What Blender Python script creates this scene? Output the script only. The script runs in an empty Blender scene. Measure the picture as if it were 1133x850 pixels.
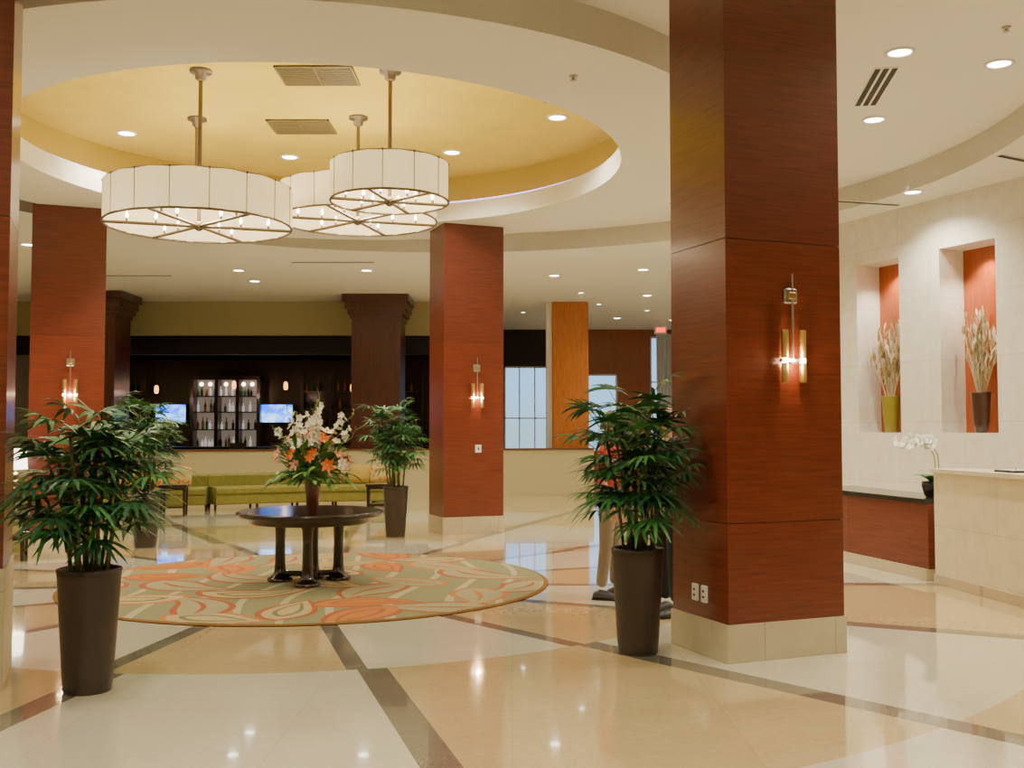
import bpy, bmesh, math, random
from mathutils import Vector, Matrix
random.seed(7)
R=math.radians
# ------------------------------------------------------------------ materials
MATS={}
def new(name):
    m=bpy.data.materials.new(name); m.use_nodes=True
    return m, m.node_tree, m.node_tree.nodes['Principled BSDF']
def mat(name,col,rough=.5,metal=0,emit=None,es=0,coat=0,var=0,vscale=8,trans=0):
    if name in MATS: return MATS[name]
    m,nt,b=new(name)
    b.inputs['Base Color'].default_value=(*col,1)
    b.inputs['Roughness'].default_value=rough
    b.inputs['Metallic'].default_value=metal
    b.inputs['Coat Weight'].default_value=coat
    b.inputs['Transmission Weight'].default_value=trans
    if emit: 
        b.inputs['Emission Color'].default_value=(*emit,1); b.inputs['Emission Strength'].default_value=es
    if var>0:
        n=nt.nodes.new('ShaderNodeTexNoise'); n.inputs['Scale'].default_value=vscale; n.inputs['Detail'].default_value=4
        tc=nt.nodes.new('ShaderNodeTexCoord'); nt.links.new(tc.outputs['Object'],n.inputs['Vector'])
        r=nt.nodes.new('ShaderNodeValToRGB')
        r.color_ramp.elements[0].position=.3; r.color_ramp.elements[1].position=.7
        r.color_ramp.elements[0].color=(*[c*(1-var) for c in col],1)
        r.color_ramp.elements[1].color=(*[min(1,c*(1+var)) for c in col],1)
        nt.links.new(n.outputs['Fac'],r.inputs['Fac']); nt.links.new(r.outputs['Color'],b.inputs['Base Color'])
    MATS[name]=m; return m
def wood(name,c1,c2,rough=.3,coat=.3,scale=(2,2,45)):
    if name in MATS: return MATS[name]
    m,nt,b=new(name)
    tc=nt.nodes.new('ShaderNodeTexCoord'); mp=nt.nodes.new('ShaderNodeMapping'); mp.inputs['Scale'].default_value=scale
    n=nt.nodes.new('ShaderNodeTexNoise'); n.inputs['Scale'].default_value=1.3; n.inputs['Detail'].default_value=6; n.inputs['Distortion'].default_value=.4
    r=nt.nodes.new('ShaderNodeValToRGB'); r.color_ramp.elements[0].position=.3; r.color_ramp.elements[1].position=.72
    r.color_ramp.elements[0].color=(*c1,1); r.color_ramp.elements[1].color=(*c2,1)
    L=nt.links.new
    L(tc.outputs['Object'],mp.inputs['Vector']); L(mp.outputs['Vector'],n.inputs['Vector']); L(n.outputs['Fac'],r.inputs['Fac']); L(r.outputs['Color'],b.inputs['Base Color'])
    b.inputs['Roughness'].default_value=rough; b.inputs['Coat Weight'].default_value=coat; b.inputs['Coat Roughness'].default_value=.15
    MATS[name]=m; return m
def tiles(name,c1,c2,joint,w,h,axes='xz',rough=.4,off=.5):
    m,nt,b=new(name); L=nt.links.new
    tc=nt.nodes.new('ShaderNodeTexCoord'); sp=nt.nodes.new('ShaderNodeSeparateXYZ'); cb=nt.nodes.new('ShaderNodeCombineXYZ')
    L(tc.outputs['Object'],sp.inputs[0]); L(sp.outputs[axes[0].upper()],cb.inputs['X']); L(sp.outputs[axes[1].upper()],cb.inputs['Y'])
    br=nt.nodes.new('ShaderNodeTexBrick'); br.inputs['Scale'].default_value=1; br.inputs['Brick Width'].default_value=w; br.inputs['Row Height'].default_value=h
    br.inputs['Mortar Size'].default_value=.004; br.offset=off
    br.inputs['Color1'].default_value=(*c1,1); br.inputs['Color2'].default_value=(*c2,1); br.inputs['Mortar'].default_value=(*joint,1)
    L(cb.outputs[0],br.inputs['Vector'])
    n=nt.nodes.new('ShaderNodeTexNoise'); n.inputs['Scale'].default_value=5; n.inputs['Detail'].default_value=8; L(tc.outputs['Object'],n.inputs['Vector'])
    r=nt.nodes.new('ShaderNodeValToRGB'); r.color_ramp.elements[0].position=.25;r.color_ramp.elements[0].color=(.88,.85,.81,1); r.color_ramp.elements[1].position=.7;r.color_ramp.elements[1].color=(1,1,1,1)
    L(n.outputs['Fac'],r.inputs['Fac'])
    mx=nt.nodes.new('ShaderNodeMix'); mx.data_type='RGBA'; mx.blend_type='MULTIPLY'; mx.inputs[0].default_value=1
    L(br.outputs['Color'],mx.inputs[6]); L(r.outputs['Color'],mx.inputs[7]); L(mx.outputs[2],b.inputs['Base Color'])
    b.inputs['Roughness'].default_value=rough
    MATS[name]=m; return m

class NT:
    def __init__(s,nt): s.nt=nt
    def m(s,op,a,b=None,c=None):
        n=s.nt.nodes.new('ShaderNodeMath'); n.operation=op
        for i,v in enumerate([a,b,c]):
            if v is None: continue
            if isinstance(v,(int,float)): n.inputs[i].default_value=v
            else: s.nt.links.new(v,n.inputs[i])
        return n.outputs[0]
    def mix(s,f,a,b,mode='MIX'):
        n=s.nt.nodes.new('ShaderNodeMix'); n.data_type='RGBA'; n.blend_type=mode
        for i,v in ((0,f),(6,a),(7,b)):
            if isinstance(v,(int,float)): n.inputs[i].default_value=v
            elif isinstance(v,tuple): n.inputs[i].default_value=(*v,1)
            else: s.nt.links.new(v,n.inputs[i])
        return n.outputs[2]
CX,CY=-2.1,10.96
def floor_mat():
    m,nt,b=new('polished_stone_floor'); q=NT(nt); L=nt.links.new
    g=nt.nodes.new('ShaderNodeNewGeometry'); sp=nt.nodes.new('ShaderNodeSeparateXYZ'); L(g.outputs['Position'],sp.inputs[0])
    dx=q.m('SUBTRACT',sp.outputs['X'],CX); dy=q.m('SUBTRACT',CY,sp.outputs['Y'])
    ang0=q.m('ARCTAN2',dx,dy)
    r=q.m('SQRT',q.m('ADD',q.m('MULTIPLY',dx,dx),q.m('MULTIPLY',dy,dy)))
    ang=q.m('ADD',ang0,q.m('DIVIDE',q.m('MULTIPLY',q.m('LESS_THAN',r,4.1),.10),r))
    a=q.m('DIVIDE',q.m('SUBTRACT',ang,R(-7.5)),R(24))
    f=q.m('ABSOLUTE',q.m('SUBTRACT',q.m('FRACT',q.m('ADD',a,.5)),.5))
    lat=q.m('MULTIPLY',q.m('MULTIPLY',f,R(24)),r)
    spoke=q.m('LESS_THAN',lat,q.m('ADD',.070,q.m('MULTIPLY',q.m('GREATER_THAN',r,4.1),.03)))
    ring=q.m('ADD',q.m('ADD',q.m('GREATER_THAN',r,4.1),q.m('GREATER_THAN',r,6.9)),q.m('GREATER_THAN',r,9.6))
    chk=q.m('FLOORED_MODULO',q.m('ADD',q.m('ADD',q.m('FLOOR',a),ring),1),2)
    rs=q.m('LESS_THAN',q.m('ABSOLUTE',q.m('SUBTRACT',r,9.6)),.08)
    strip=q.m('MAXIMUM',spoke,rs)
    n=nt.nodes.new('ShaderNodeTexNoise'); n.inputs['Scale'].default_value=1.8; n.inputs['Detail'].default_value=9; n.inputs['Roughness'].default_value=.65; L(g.outputs['Position'],n.inputs['Vector'])
    n2=nt.nodes.new('ShaderNodeTexNoise'); n2.inputs['Scale'].default_value=45; n2.inputs['Detail'].default_value=3; L(g.outputs['Position'],n2.inputs['Vector'])
    n3=nt.nodes.new('ShaderNodeTexNoise'); n3.inputs['Scale'].default_value=22; n3.inputs['Detail'].default_value=6; L(g.outputs['Position'],n3.inputs['Vector'])
    fac=q.m('MULTIPLY_ADD',n3.outputs['Fac'],.5,q.m('MULTIPLY',n.outputs['Fac'],.5))
    cream=q.mix(fac,(.62,.56,.40),(.86,.82,.68))
    tan=q.mix(fac,(.48,.34,.14),(.82,.66,.38))
    base=q.mix(chk,cream,tan)
    br=nt.nodes.new('ShaderNodeTexBrick'); br.inputs['Scale'].default_value=1; br.inputs['Brick Width'].default_value=1.2; br.inputs['Row Height'].default_value=1.2; br.offset=0
    br.inputs['Mortar Size'].default_value=.003; br.inputs['Color1'].default_value=(1,1,1,1); br.inputs['Color2'].default_value=(.95,.95,.93,1); br.inputs['Mortar'].default_value=(.86,.83,.78,1)
    L(g.outputs['Position'],br.inputs['Vector'])
    base=q.mix(1.0,base,br.outputs['Color'],'MULTIPLY')
    dark=q.mix(n2.outputs['Fac'],(.15,.13,.10),(.27,.235,.18))
    col=q.mix(strip,base,dark)
    L(col,b.inputs['Base Color'])
    b.inputs['Roughness'].default_value=.09; b.inputs['Specular IOR Level'].default_value=.8
    b.inputs['Coat Weight'].default_value=.7; b.inputs['Coat Roughness'].default_value=.03
    return m
def rug_mat():
    m,nt,b=new('sage_carpet'); q=NT(nt); L=nt.links.new
    tc=nt.nodes.new('ShaderNodeTexCoord')
    w=nt.nodes.new('ShaderNodeTexWave'); w.inputs['Scale'].default_value=.7; w.inputs['Distortion'].default_value=6; w.inputs['Detail'].default_value=0; w.inputs['Detail Scale'].default_value=.6; L(tc.outputs['Object'],w.inputs['Vector'])
    line=q.m('GREATER_THAN',w.outputs['Fac'],.93)
    n=nt.nodes.new('ShaderNodeTexNoise'); n.inputs['Scale'].default_value=60; L(tc.outputs['Object'],n.inputs['Vector'])
    g=q.mix(n.outputs['Fac'],(.17,.165,.085),(.27,.26,.15))
    col=q.mix(line,g,(.38,.34,.20))
    s2=nt.nodes.new('ShaderNodeSeparateXYZ'); L(tc.outputs['Object'],s2.inputs[0])
    rr=q.m('SQRT',q.m('ADD',q.m('MULTIPLY',s2.outputs['X'],s2.outputs['X']),q.m('MULTIPLY',s2.outputs['Y'],s2.outputs['Y'])))
    col=q.mix(q.m('GREATER_THAN',rr,2.43),col,(.20,.10,.03))
    L(col,b.inputs['Base Color']); b.inputs['Roughness'].default_value=.95; b.inputs['Specular IOR Level'].default_value=.1
    return m

# ------------------------------------------------------------------ mesh builder
class MB:
    def __init__(s,mats): s.v=[];s.f=[];s.mats=mats;s.M=Matrix.Identity(4)
    def add(s,vs,fs,mi=0,sm=False):
        o=len(s.v); s.v+= [tuple(s.M@Vector(p)) for p in vs]
        s.f+=[([o+i for i in f],mi,sm) for f in fs]
    def box(s,x0,x1,y0,y1,z0,z1,mi=0):
        vs=[(x,y,z) for z in(z0,z1) for y in(y0,y1) for x in(x0,x1)]
        s.add(vs,[(0,2,3,1),(4,5,7,6),(0,1,5,4),(2,6,7,3),(0,4,6,2),(1,3,7,5)],mi)
    def rbox(s,x0,x1,y0,y1,z0,z1,b=.02,mi=0):
        def ring(i,z):
            a=b
            X0,X1,Y0,Y1=x0+i,x1-i,y0+i,y1-i
            return [(X0+a,Y0,z),(X1-a,Y0,z),(X1,Y0+a,z),(X1,Y1-a,z),(X1-a,Y1,z),(X0+a,Y1,z),(X0,Y1-a,z),(X0,Y0+a,z)]
        rs=[ring(b,z0),ring(0,z0+b),ring(0,z1-b),ring(b,z1)]
        s.loft(rs,mi,True,True)
    def loft(s,rings,mi=0,c0=False,c1=False,sm=False,closed=True):
        n=len(rings[0]); vs=[p for r in rings for p in r]; fs=[]
        for k in range(len(rings)-1):
            for i in range(n if closed else n-1):
                j=(i+1)%n; fs.append((k*n+i,k*n+j,(k+1)*n+j,(k+1)*n+i))
        s.add(vs,fs,mi,sm)
        if c0: s.add(rings[0],[tuple(range(n))[::-1]],mi)
        if c1: s.add(rings[-1],[tuple(range(n))],mi)
    def lathe(s,prof,c=(0,0,0),n=24,mi=0,c0=True,c1=True,sm=True,sx=1,sy=1):
        rings=[[(c[0]+r*sx*math.cos(2*math.pi*i/n),c[1]+r*sy*math.sin(2*math.pi*i/n),c[2]+z) for i in range(n)] for r,z in prof]
        s.loft(rings,mi,c0,c1,sm)
    def tube(s,pts,rad,n=6,mi=0,sm=True):
        pts=[Vector(p) for p in pts]; rings=[]
        if not isinstance(rad,(list,tuple)): rad=[rad]*len(pts)
        t=(pts[1]-pts[0]).normalized(); up=Vector((0,0,1)) if abs(t.z)<.9 else Vector((1,0,0))
        u=t.cross(up).normalized()
        for i,p in enumerate(pts):
            t=(pts[min(i+1,len(pts)-1)]-pts[max(i-1,0)]).normalized()
            u=(u-t*u.dot(t)).normalized(); w=t.cross(u)
            rings.append([tuple(p+(u*math.cos(2*math.pi*k/n)+w*math.sin(2*math.pi*k/n))*rad[i]) for k in range(n)])
        s.loft(rings,mi,True,True,sm)
    def ball(s,c,r,mi=0,n=12,m=8):
        if not isinstance(r,(list,tuple)): r=(r,r,r)
        rings=[]
        for k in range(m+1):
            a=-math.pi/2+math.pi*k/m; a=max(-math.pi/2+.05,min(math.pi/2-.05,a))
            rings.append([(c[0]+r[0]*math.cos(a)*math.cos(2*math.pi*i/n),c[1]+r[1]*math.cos(a)*math.sin(2*math.pi*i/n),c[2]+r[2]*math.sin(a)) for i in range(n)])
        s.loft(rings,mi,True,True,True)
    def leaf(s,base,d,L,w,droop,mi=0,side=None,prof=(.25,.9,1,.75,.15),cup=.0):
        base=Vector(base); d=Vector(d).normalized()
        if side is None:
            side=d.cross(Vector((0,0,1)))
            if side.length<.05: side=Vector((1,0,0))
        side=Vector(side).normalized(); up=side.cross(d)
        vs=[];n=len(prof)
        for k in range(n):
            t=k/(n-1); p=base+d*L*t+Vector((0,0,-1))*droop*L*t*t
            vs+= [tuple(p-side*w*.5*prof[k]+up*cup*w*prof[k]),tuple(p),tuple(p+side*w*.5*prof[k]+up*cup*w*prof[k])]
        fs=[]
        for k in range(n-1):
            o=3*k; fs+=[(o,o+1,o+4,o+3),(o+1,o+2,o+5,o+4)]
        s.add(vs,fs,mi,True)
    def build(s,name,loc=(0,0,0),rz=0,recalc=True,parent=None):
        me=bpy.data.meshes.new(name); me.from_pydata(s.v,[],[f[0] for f in s.f])
        for m in s.mats: me.materials.append(m)
        for p,f in zip(me.polygons,s.f): p.material_index=f[1]; p.use_smooth=f[2]
        if recalc:
            bm=bmesh.new(); bm.from_mesh(me); bmesh.ops.recalc_face_normals(bm,faces=bm.faces); bm.to_mesh(me); bm.free()
        ob=bpy.data.objects.new(name,me); bpy.context.collection.objects.link(ob)
        ob.location=loc; ob.rotation_euler=(0,0,rz)
        if parent: ob.parent=parent
        return ob
WARM=(1,.905,.70)
def light(kind,name,loc,energy,col=WARM,size=.1,parent=None,rot=(0,0,0),spot=130,blend=.8):
    l=bpy.data.lights.new(name,kind); l.energy=energy; l.color=col
    if kind=='SPOT': l.spot_size=R(spot); l.spot_blend=blend; l.shadow_soft_size=size
    elif kind=='POINT': l.shadow_soft_size=size
    o=bpy.data.objects.new(name,l); bpy.context.collection.objects.link(o); o.location=loc; o.rotation_euler=rot
    if parent: o.parent=parent
    return o

# ------------------------------------------------------------------ palette
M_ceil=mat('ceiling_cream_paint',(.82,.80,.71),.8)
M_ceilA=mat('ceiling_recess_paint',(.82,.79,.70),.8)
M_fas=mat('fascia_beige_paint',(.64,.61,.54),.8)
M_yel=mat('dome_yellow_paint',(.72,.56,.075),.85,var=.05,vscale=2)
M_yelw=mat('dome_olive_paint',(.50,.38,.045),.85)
M_mah=wood('mahogany_veneer',(.105,.020,.012),(.185,.040,.021))
M_mah2=wood('mahogany_veneer_light',(.125,.023,.012),(.215,.045,.022))
M_dwood=wood('dark_walnut',(.020,.008,.008),(.05,.015,.013),scale=(20,20,2))
M_orw=wood('orange_veneer',(.42,.12,.02),(.60,.20,.045),scale=(25,25,2))
M_nred=wood('niche_red_veneer',(.32,.06,.012),(.45,.10,.022),scale=(25,25,2))
M_brw=wood('brown_orange_veneer',(.26,.065,.018),(.34,.095,.028),scale=(25,25,2))
M_esp=wood('espresso_wood',(.008,.004,.004),(.022,.009,.007),rough=.18,coat=.6)
M_plinth=tiles('plinth_stone',(.62,.54,.37),(.57,.49,.33),(.42,.36,.25),.6,.6)
M_wall=tiles('travertine_wall',(.82,.79,.71),(.79,.75,.66),(.64,.59,.50),1.15,.85,'xz')
M_deskst=tiles('desk_limestone',(.78,.71,.52),(.75,.68,.49),(.60,.52,.36),1.4,.6,'yz')
M_cream=mat('cream_wall_paint',(.60,.52,.29),.7)
M_darkw=mat('bar_plum_paint',(.014,.010,.018),.6)
M_black=mat('black_satin',(.012,.012,.013),.35)
M_brz=mat('brushed_bronze',(.22,.18,.13),.4,.8)
M_rib=mat('shade_rib_tan',(.42,.34,.22),.5,.2)
M_nick=mat('brushed_nickel',(.45,.42,.37),.35,.9)
M_brass=mat('brushed_brass',(.62,.44,.16),.35,.9)
M_white=mat('white_plastic',(.8,.8,.78),.4)
M_trim=mat('white_trim',(.85,.83,.78),.5)
M_bulb=mat('lamp_lens_glow',(1,1,1),.5,emit=(1,.96,.88),es=20)
M_glowamb=mat('amber_glow',(1,.6,.2),.5,emit=(1,.40,.07),es=4)
M_pot=mat('bronze_planter_glaze',(.055,.040,.034),.38,.35,var=.15,vscale=3)
M_soil=mat('moss_topdressing',(.12,.11,.03),.95,var=.5,vscale=50)
M_leaf=[mat('palm_leaf_a',(.018,.085,.028),.4),mat('palm_leaf_b',(.032,.14,.038),.4),mat('palm_leaf_c',(.06,.21,.05),.42)]
M_cane=mat('palm_cane',(.10,.095,.035),.8,var=.4,vscale=40)
M_stem=mat('palm_petiole',(.07,.15,.03),.6)

# ------------------------------------------------------------------ floor, rug
b=MB([floor_mat()]); b.box(-13.6,14,-3.6,33.6,-.2,0); b.build('floor')
RG=[rug_mat(),mat('rug_rust_yarn',(.30,.075,.018),.95),mat('rug_orange_yarn',(.40,.14,.022),.95),mat('rug_tan_yarn',(.40,.30,.14),.95),mat('rug_khaki_yarn',(.28,.25,.13),.95),mat('rug_olive_yarn',(.14,.145,.06),.95)]
b=MB(RG); b.lathe([(2.47,0),(2.48,.008),(2.46,.016)],n=96,c0=True,sm=False)
rr=random.Random(4); placed=[]
def rugleaf(x,y,az,L,w,bend,k):
    base=(3,4,2,4)[k%4]; out=(1,2,1)[k%3]
    lay=[(1,1,out),(.78,.90,base)]
    if k%2==0: lay+=[(.46,.66,5 if k%4==0 else 1),(.30,.54,base)]
    else: lay+=[(.09,.70,out)]
    for li,(ws,ls,mi) in enumerate(lay):
        n=18; rings=[]
        z=.0165+.0007*li+.00004*(k%9)
        for i in range(n+1):
            t=i/n; s_=(t-.5)*L*ls
            off=bend*L*.45*(4*(s_/L)**2-.4)
            px=x+s_*math.cos(az)-off*math.sin(az); py=y+s_*math.sin(az)+off*math.cos(az)
            th=az+math.atan(bend*3.6*(s_/L))
            ww=w*ws*max(.015,(math.sin(math.pi*t**.72)))*.5
            c=[]
            for sg in(-1,1):
                qx,qy=px-sg*ww*math.sin(th),py+sg*ww*math.cos(th); rad=math.hypot(qx,qy)
                if rad>2.41: qx*=2.41/rad; qy*=2.41/rad
                c.append((qx,qy,z))
            rings.append(c)
        b.loft(rings,mi,closed=False)
k=0;tries=0
while len(placed)<30 and tries<9000:
    tries+=1
    a=rr.uniform(0,6.28); rad=2.25*math.sqrt(rr.random()); x,y=rad*math.cos(a),rad*math.sin(a)
    if any((x-p[0])**2+(y-p[1])**2<.66**2 for p in placed): continue
    placed.append((x,y)); rugleaf(x,y,rr.uniform(0,6.28),rr.uniform(.95,1.3),rr.uniform(.50,.64),rr.uniform(-.6,.6),k); k+=1
b.build('round_area_rug',(CX,CY,.0),recalc=False)

# ------------------------------------------------------------------ ceiling
def circ(cx,cy,r,z,n=128): return [(cx+r*math.cos(2*math.pi*i/n),cy+r*math.sin(2*math.pi*i/n),z) for i in range(n)]
ZB,ZA,ZT=4.77,5.10,5.52
F=(-1.2,11.8); T=(-2.25,12.4)
def rect(cx,cy,x0,x1,y0,y1,z,n=128):
    out=[]
    for i in range(n):
        a=2*math.pi*i/n; c,s_=math.cos(a),math.sin(a); t=1e9
        if c>1e-9: t=min(t,(x1-cx)/c)
        if c<-1e-9: t=min(t,(x0-cx)/c)
        if s_>1e-9: t=min(t,(y1-cy)/s_)
        if s_<-1e-9: t=min(t,(y0-cy)/s_)
        out.append((cx+c*t,cy+s_*t,z))
    return out
b=MB([M_ceil,M_ceilA,M_fas,M_yel,M_yelw])
b.loft([rect(*F,-13.6,14,-3.6,33.6,ZB),circ(*F,6.75,ZB)],0)
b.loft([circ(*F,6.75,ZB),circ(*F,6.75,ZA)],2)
b.loft([circ(*F,6.75,ZA),circ(*T,4.9,ZA)],1)
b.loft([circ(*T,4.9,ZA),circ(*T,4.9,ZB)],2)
b.loft([circ(*T,4.9,ZB),circ(*T,3.55,ZB)],0)
b.loft([circ(*T,3.55,ZB),circ(*T,3.55,5.04),circ(*T,3.85,5.04)],0)
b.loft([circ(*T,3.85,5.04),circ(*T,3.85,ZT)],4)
b.add(circ(*T,3.85,ZT),[tuple(range(128))],3)
b.box(-13.6,14,-3.6,33.6,5.7,5.8,0)
b.build('ceiling',recalc=False)
M_cove=mat('cove_strip_glow',(.8,.75,1),.5,emit=(.50,.38,1.0),es=3)
b=MB([M_cove])
b.loft([circ(*T,3.66,5.05),circ(*T,3.72,5.05),circ(*T,3.72,5.09),circ(*T,3.66,5.09),circ(*T,3.66,5.05)],0)
b.build('cove_light_strip')

# downlights
def downlight(x,y,z,power=70,r=.11,spot=140):
    b=MB([M_trim,M_bulb])
    n=24
    b.lathe([(r*1.25,0),(r*1.25,-.012),(r,-.018),(r*.92,-.006),(r*.92,0)],n=n,mi=0,c0=False,c1=False)
    b.lathe([(r*.92,-.008),(r*.5,-.007)],n=n,mi=1,c0=False,c1=True)
    o=b.build('recessed_downlight',(x,y,z))
    if power: light('SPOT','lamp',(0,0,-.04),power,parent=o,spot=spot,size=.08)
    return o
PW=310
for x,y in ((3.6,9.5),(4.66,9.8),(4.09,11.6),(1.33,16.77),(3.2,14.6),(-1.0,18.0),(-7.0,12.5),(-5.9,8.6),(-1.5,5.9),(2.2,5.9),(-6.5,10.5),(3.9,7.6)):
    downlight(x,y,ZA,PW)
for x,y in ((-5.1,13.6),(.57,12.9),(-3.2,14.8),(-.85,14.55)):
    downlight(x,y,ZT,PW*.9)
for x,y in ((-4.6,9.2),(-6.3,12.2),(-4.2,16.4)):
    downlight(x,y,ZB,PW*.8)
for x,y in ((-2.9,20.6),(-5.45,20.6),(.87,21.3),(-8.3,17.7),(5.35,13.75),(2.6,20.5),(-11,19.5),(3.2,24.5),(5.4,27),(3,29.5),(-10.5,12),(-10.5,7),
            (-3,3),(1,3.2),(4.5,3.2),(-7,3),(-1,.5),(3.5,.5),(6,8.5)):  # unseen downlights around the camera, added to light the lobby
    downlight(x,y,ZB,PW)
downlight(-5.5,22.1,ZB,0)
for x,y in ((-1.2,23.3),(-.3,24.8),(1.6,24.0),(2.2,26.2),(3.6,27.6),(4.6,30),(2.0,31),(.3,28)):
    downlight(x,y,ZB,0,r=.07)

# ceiling vents
M_vent=mat('vent_metal_olive',(.18,.14,.05),.6); M_slot=mat('vent_dark',(.05,.045,.035),.8)
def grille(x,y,z,w,l,name='ceiling_air_vent',n=10,m1=None,rz=0):
    b=MB([m1 or M_vent,M_slot])
    b.box(-w/2,w/2,-l/2,l/2,-.006,-.001,1)
    t=.025
    b.box(-w/2,w/2,-l/2,-l/2+t,-.02,-.004); b.box(-w/2,w/2,l/2-t,l/2,-.02,-.004)
    b.box(-w/2,-w/2+t,-l/2,l/2,-.02,-.004); b.box(w/2-t,w/2,-l/2,l/2,-.02,-.004)
    b.box(-t/2,t/2,-l/2,l/2,-.02,-.004)
    for i in range(n):
        yy=-l/2+t+(l-2*t)*(i+.5)/n
        b.box(-w/2+t,w/2-t,yy-.3*l/n,yy+.3*l/n,-.016,-.006)
    b.build(name,(x,y,z),rz)
grille(-2.15,11.35,ZT,.85,.62); grille(-2.72,13.3,ZT,.8,.62)
def slotvent(x,y,z,w,l,rz,n=3):
    b=MB([M_trim,M_slot]); b.box(-w/2,w/2,-l/2,l/2,-.01,-.001,0)
    for i in range(n):
        c=-w/2+w*(i+.5)/n; b.box(c-w/n*.33,c+w/n*.33,-l/2+.02,l/2-.02,-.014,-.009,1)
    b.build('linear_slot_diffuser',(x,y,z),rz)
slotvent(3.72,10.5,ZA,.24,1.2,R(-9)); slotvent(4.9,14.4,ZB,.1,1.2,R(-75),1); slotvent(1.9,15.6,ZA,.12,1.3,R(-65),1); slotvent(6.0,12.1,ZB,.1,.9,R(-60),1)
slotvent(-8.0,21.3,ZB,.1,2.0,R(90),1); slotvent(-3.4,19.6,ZB,.1,1.6,R(90),1)
for x,y,z in ((-3.6,9.9,ZT),(.4,12.2,ZT),(3.1,10.4,ZA),(4.3,8.9,ZA),(.55,9.2,ZB),(-6.4,9.9,ZA)):
    b=MB([M_nick]); b.lathe([(.04,-.001),(.04,-.008),(.012,-.012),(.012,-.035),(.028,-.04),(.028,-.045)],n=12); b.build('sprinkler_head',(x,y,z))

# ------------------------------------------------------------------ walls
b=MB([M_cream]); b.box(-13.6,-13.3,-3.6,33.6,0,ZB+.01); b.build('wall_left')
b=MB([M_cream]); b.box(-13.3,14,-3.6,-3.3,0,ZB+.01); b.build('wall_front')
b=MB([M_cream]); b.box(13.7,14,-3.3,33.6,0,ZB+.01); b.build('wall_east')
b=MB([M_darkw,M_brw,M_trim])
Y0,Y1=33,33.3; WX0=-.25
b.box(-13.3,WX0,Y0,Y1,0,ZB,0); b.box(WX0,1.7,Y0,Y1,3.6,ZB,0); b.box(WX0,1.7,Y0,Y1,0,.3,0); b.box(1.7,2.4,Y0,Y1,0,ZB,1)
b.box(2.4,3.35,Y0,Y1,3.35,ZB,1); b.box(2.4,3.35,Y0,Y1,0,.9,1); b.box(3.35,4.4,Y0,Y1,0,ZB,1)
b.box(4.4,6.2,Y0,Y1,0,.2,1); b.box(4.4,6.2,Y0,Y1,4.55,ZB,1); b.box(6.2,13.7,Y0,Y1,0,ZB,1)
b.build('wall_back')
def window(name,x0,x1,z0,z1,nx,nz):
    b=MB([M_trim]); t=.05; y0,y1=33.05,33.15
    b.box(x0,x0+t,y0,y1,z0,z1); b.box(x1-t,x1,y0,y1,z0,z1); b.box(x0,x1,y0,y1,z0,z0+t); b.box(x0,x1,y0,y1,z1-t,z1)
    for i in range(1,nx): c=x0+(x1-x0)*i/nx; b.box(c-.02,c+.02,y0,y1,z0,z1)
    for i in range(1,nz): c=z0+(z1-z0)*i/nz; b.box(x0,x1,y0,y1,c-.02,c+.02)
    b.build(name)
window('window_1',WX0,1.7,.3,3.6,4,2); window('window_2',2.4,3.35,.9,3.35,1,2); window('window_3',4.4,6.2,.2,4.55,3,3)
b=MB([mat('pale_paving',(.45,.50,.45),.9)]); b.box(-20,25,33.7,70,-.3,-.1); b.build('outdoor_paving')
M_curt=mat('white_sheer_curtain',(.75,.75,.78),.9)
b=MB([M_curt]); N=60
r0=[(4.55+.75*i/N,32.7+.05*math.sin(i*1.1),.03) for i in range(N)]; r1=[(p[0],p[1],4.6) for p in r0]
b.loft([r0,r1],0,closed=False,sm=True); b.build('sheer_curtain',recalc=False)

d=Vector((.41,-.912,0)).normalized(); nn=Vector((-d.y,d.x,0))
rzW=math.atan2(d.y,d.x)
b=MB([M_wall,M_nred,M_trim])
ns=[(.32,1.17),(1.91,2.83),(3.57,4.49),(5.25,6.17)]; z0,z1=1.55,4.07
b.box(-3,11,0,.55,0,z0); b.box(-3,11,0,.55,z1,ZB)
prev=-3
for a_,c_ in ns+[(11,11)]:
    b.box(prev,a_,0,.55,z0,z1); prev=c_
for a_,c_ in ns: b.box(a_,c_,.45,.56,z0,z1,1)
b.build('wall_right',(5.07,15.9,0),rzW)
def wl(s,n,z): 
    p=Vector((5.07,15.9,0))+d*s+nn*n; return (p.x,p.y,z)
b=MB([M_wall]); b.box(-3.4,-3,0,9,0,ZB); b.build('wall_return',(5.07,15.9,0),rzW)
for a_,c_ in ns: light('SPOT','niche_spotlight',wl((a_+c_)/2,.25,4.03),100,spot=110,size=.03)

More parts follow.
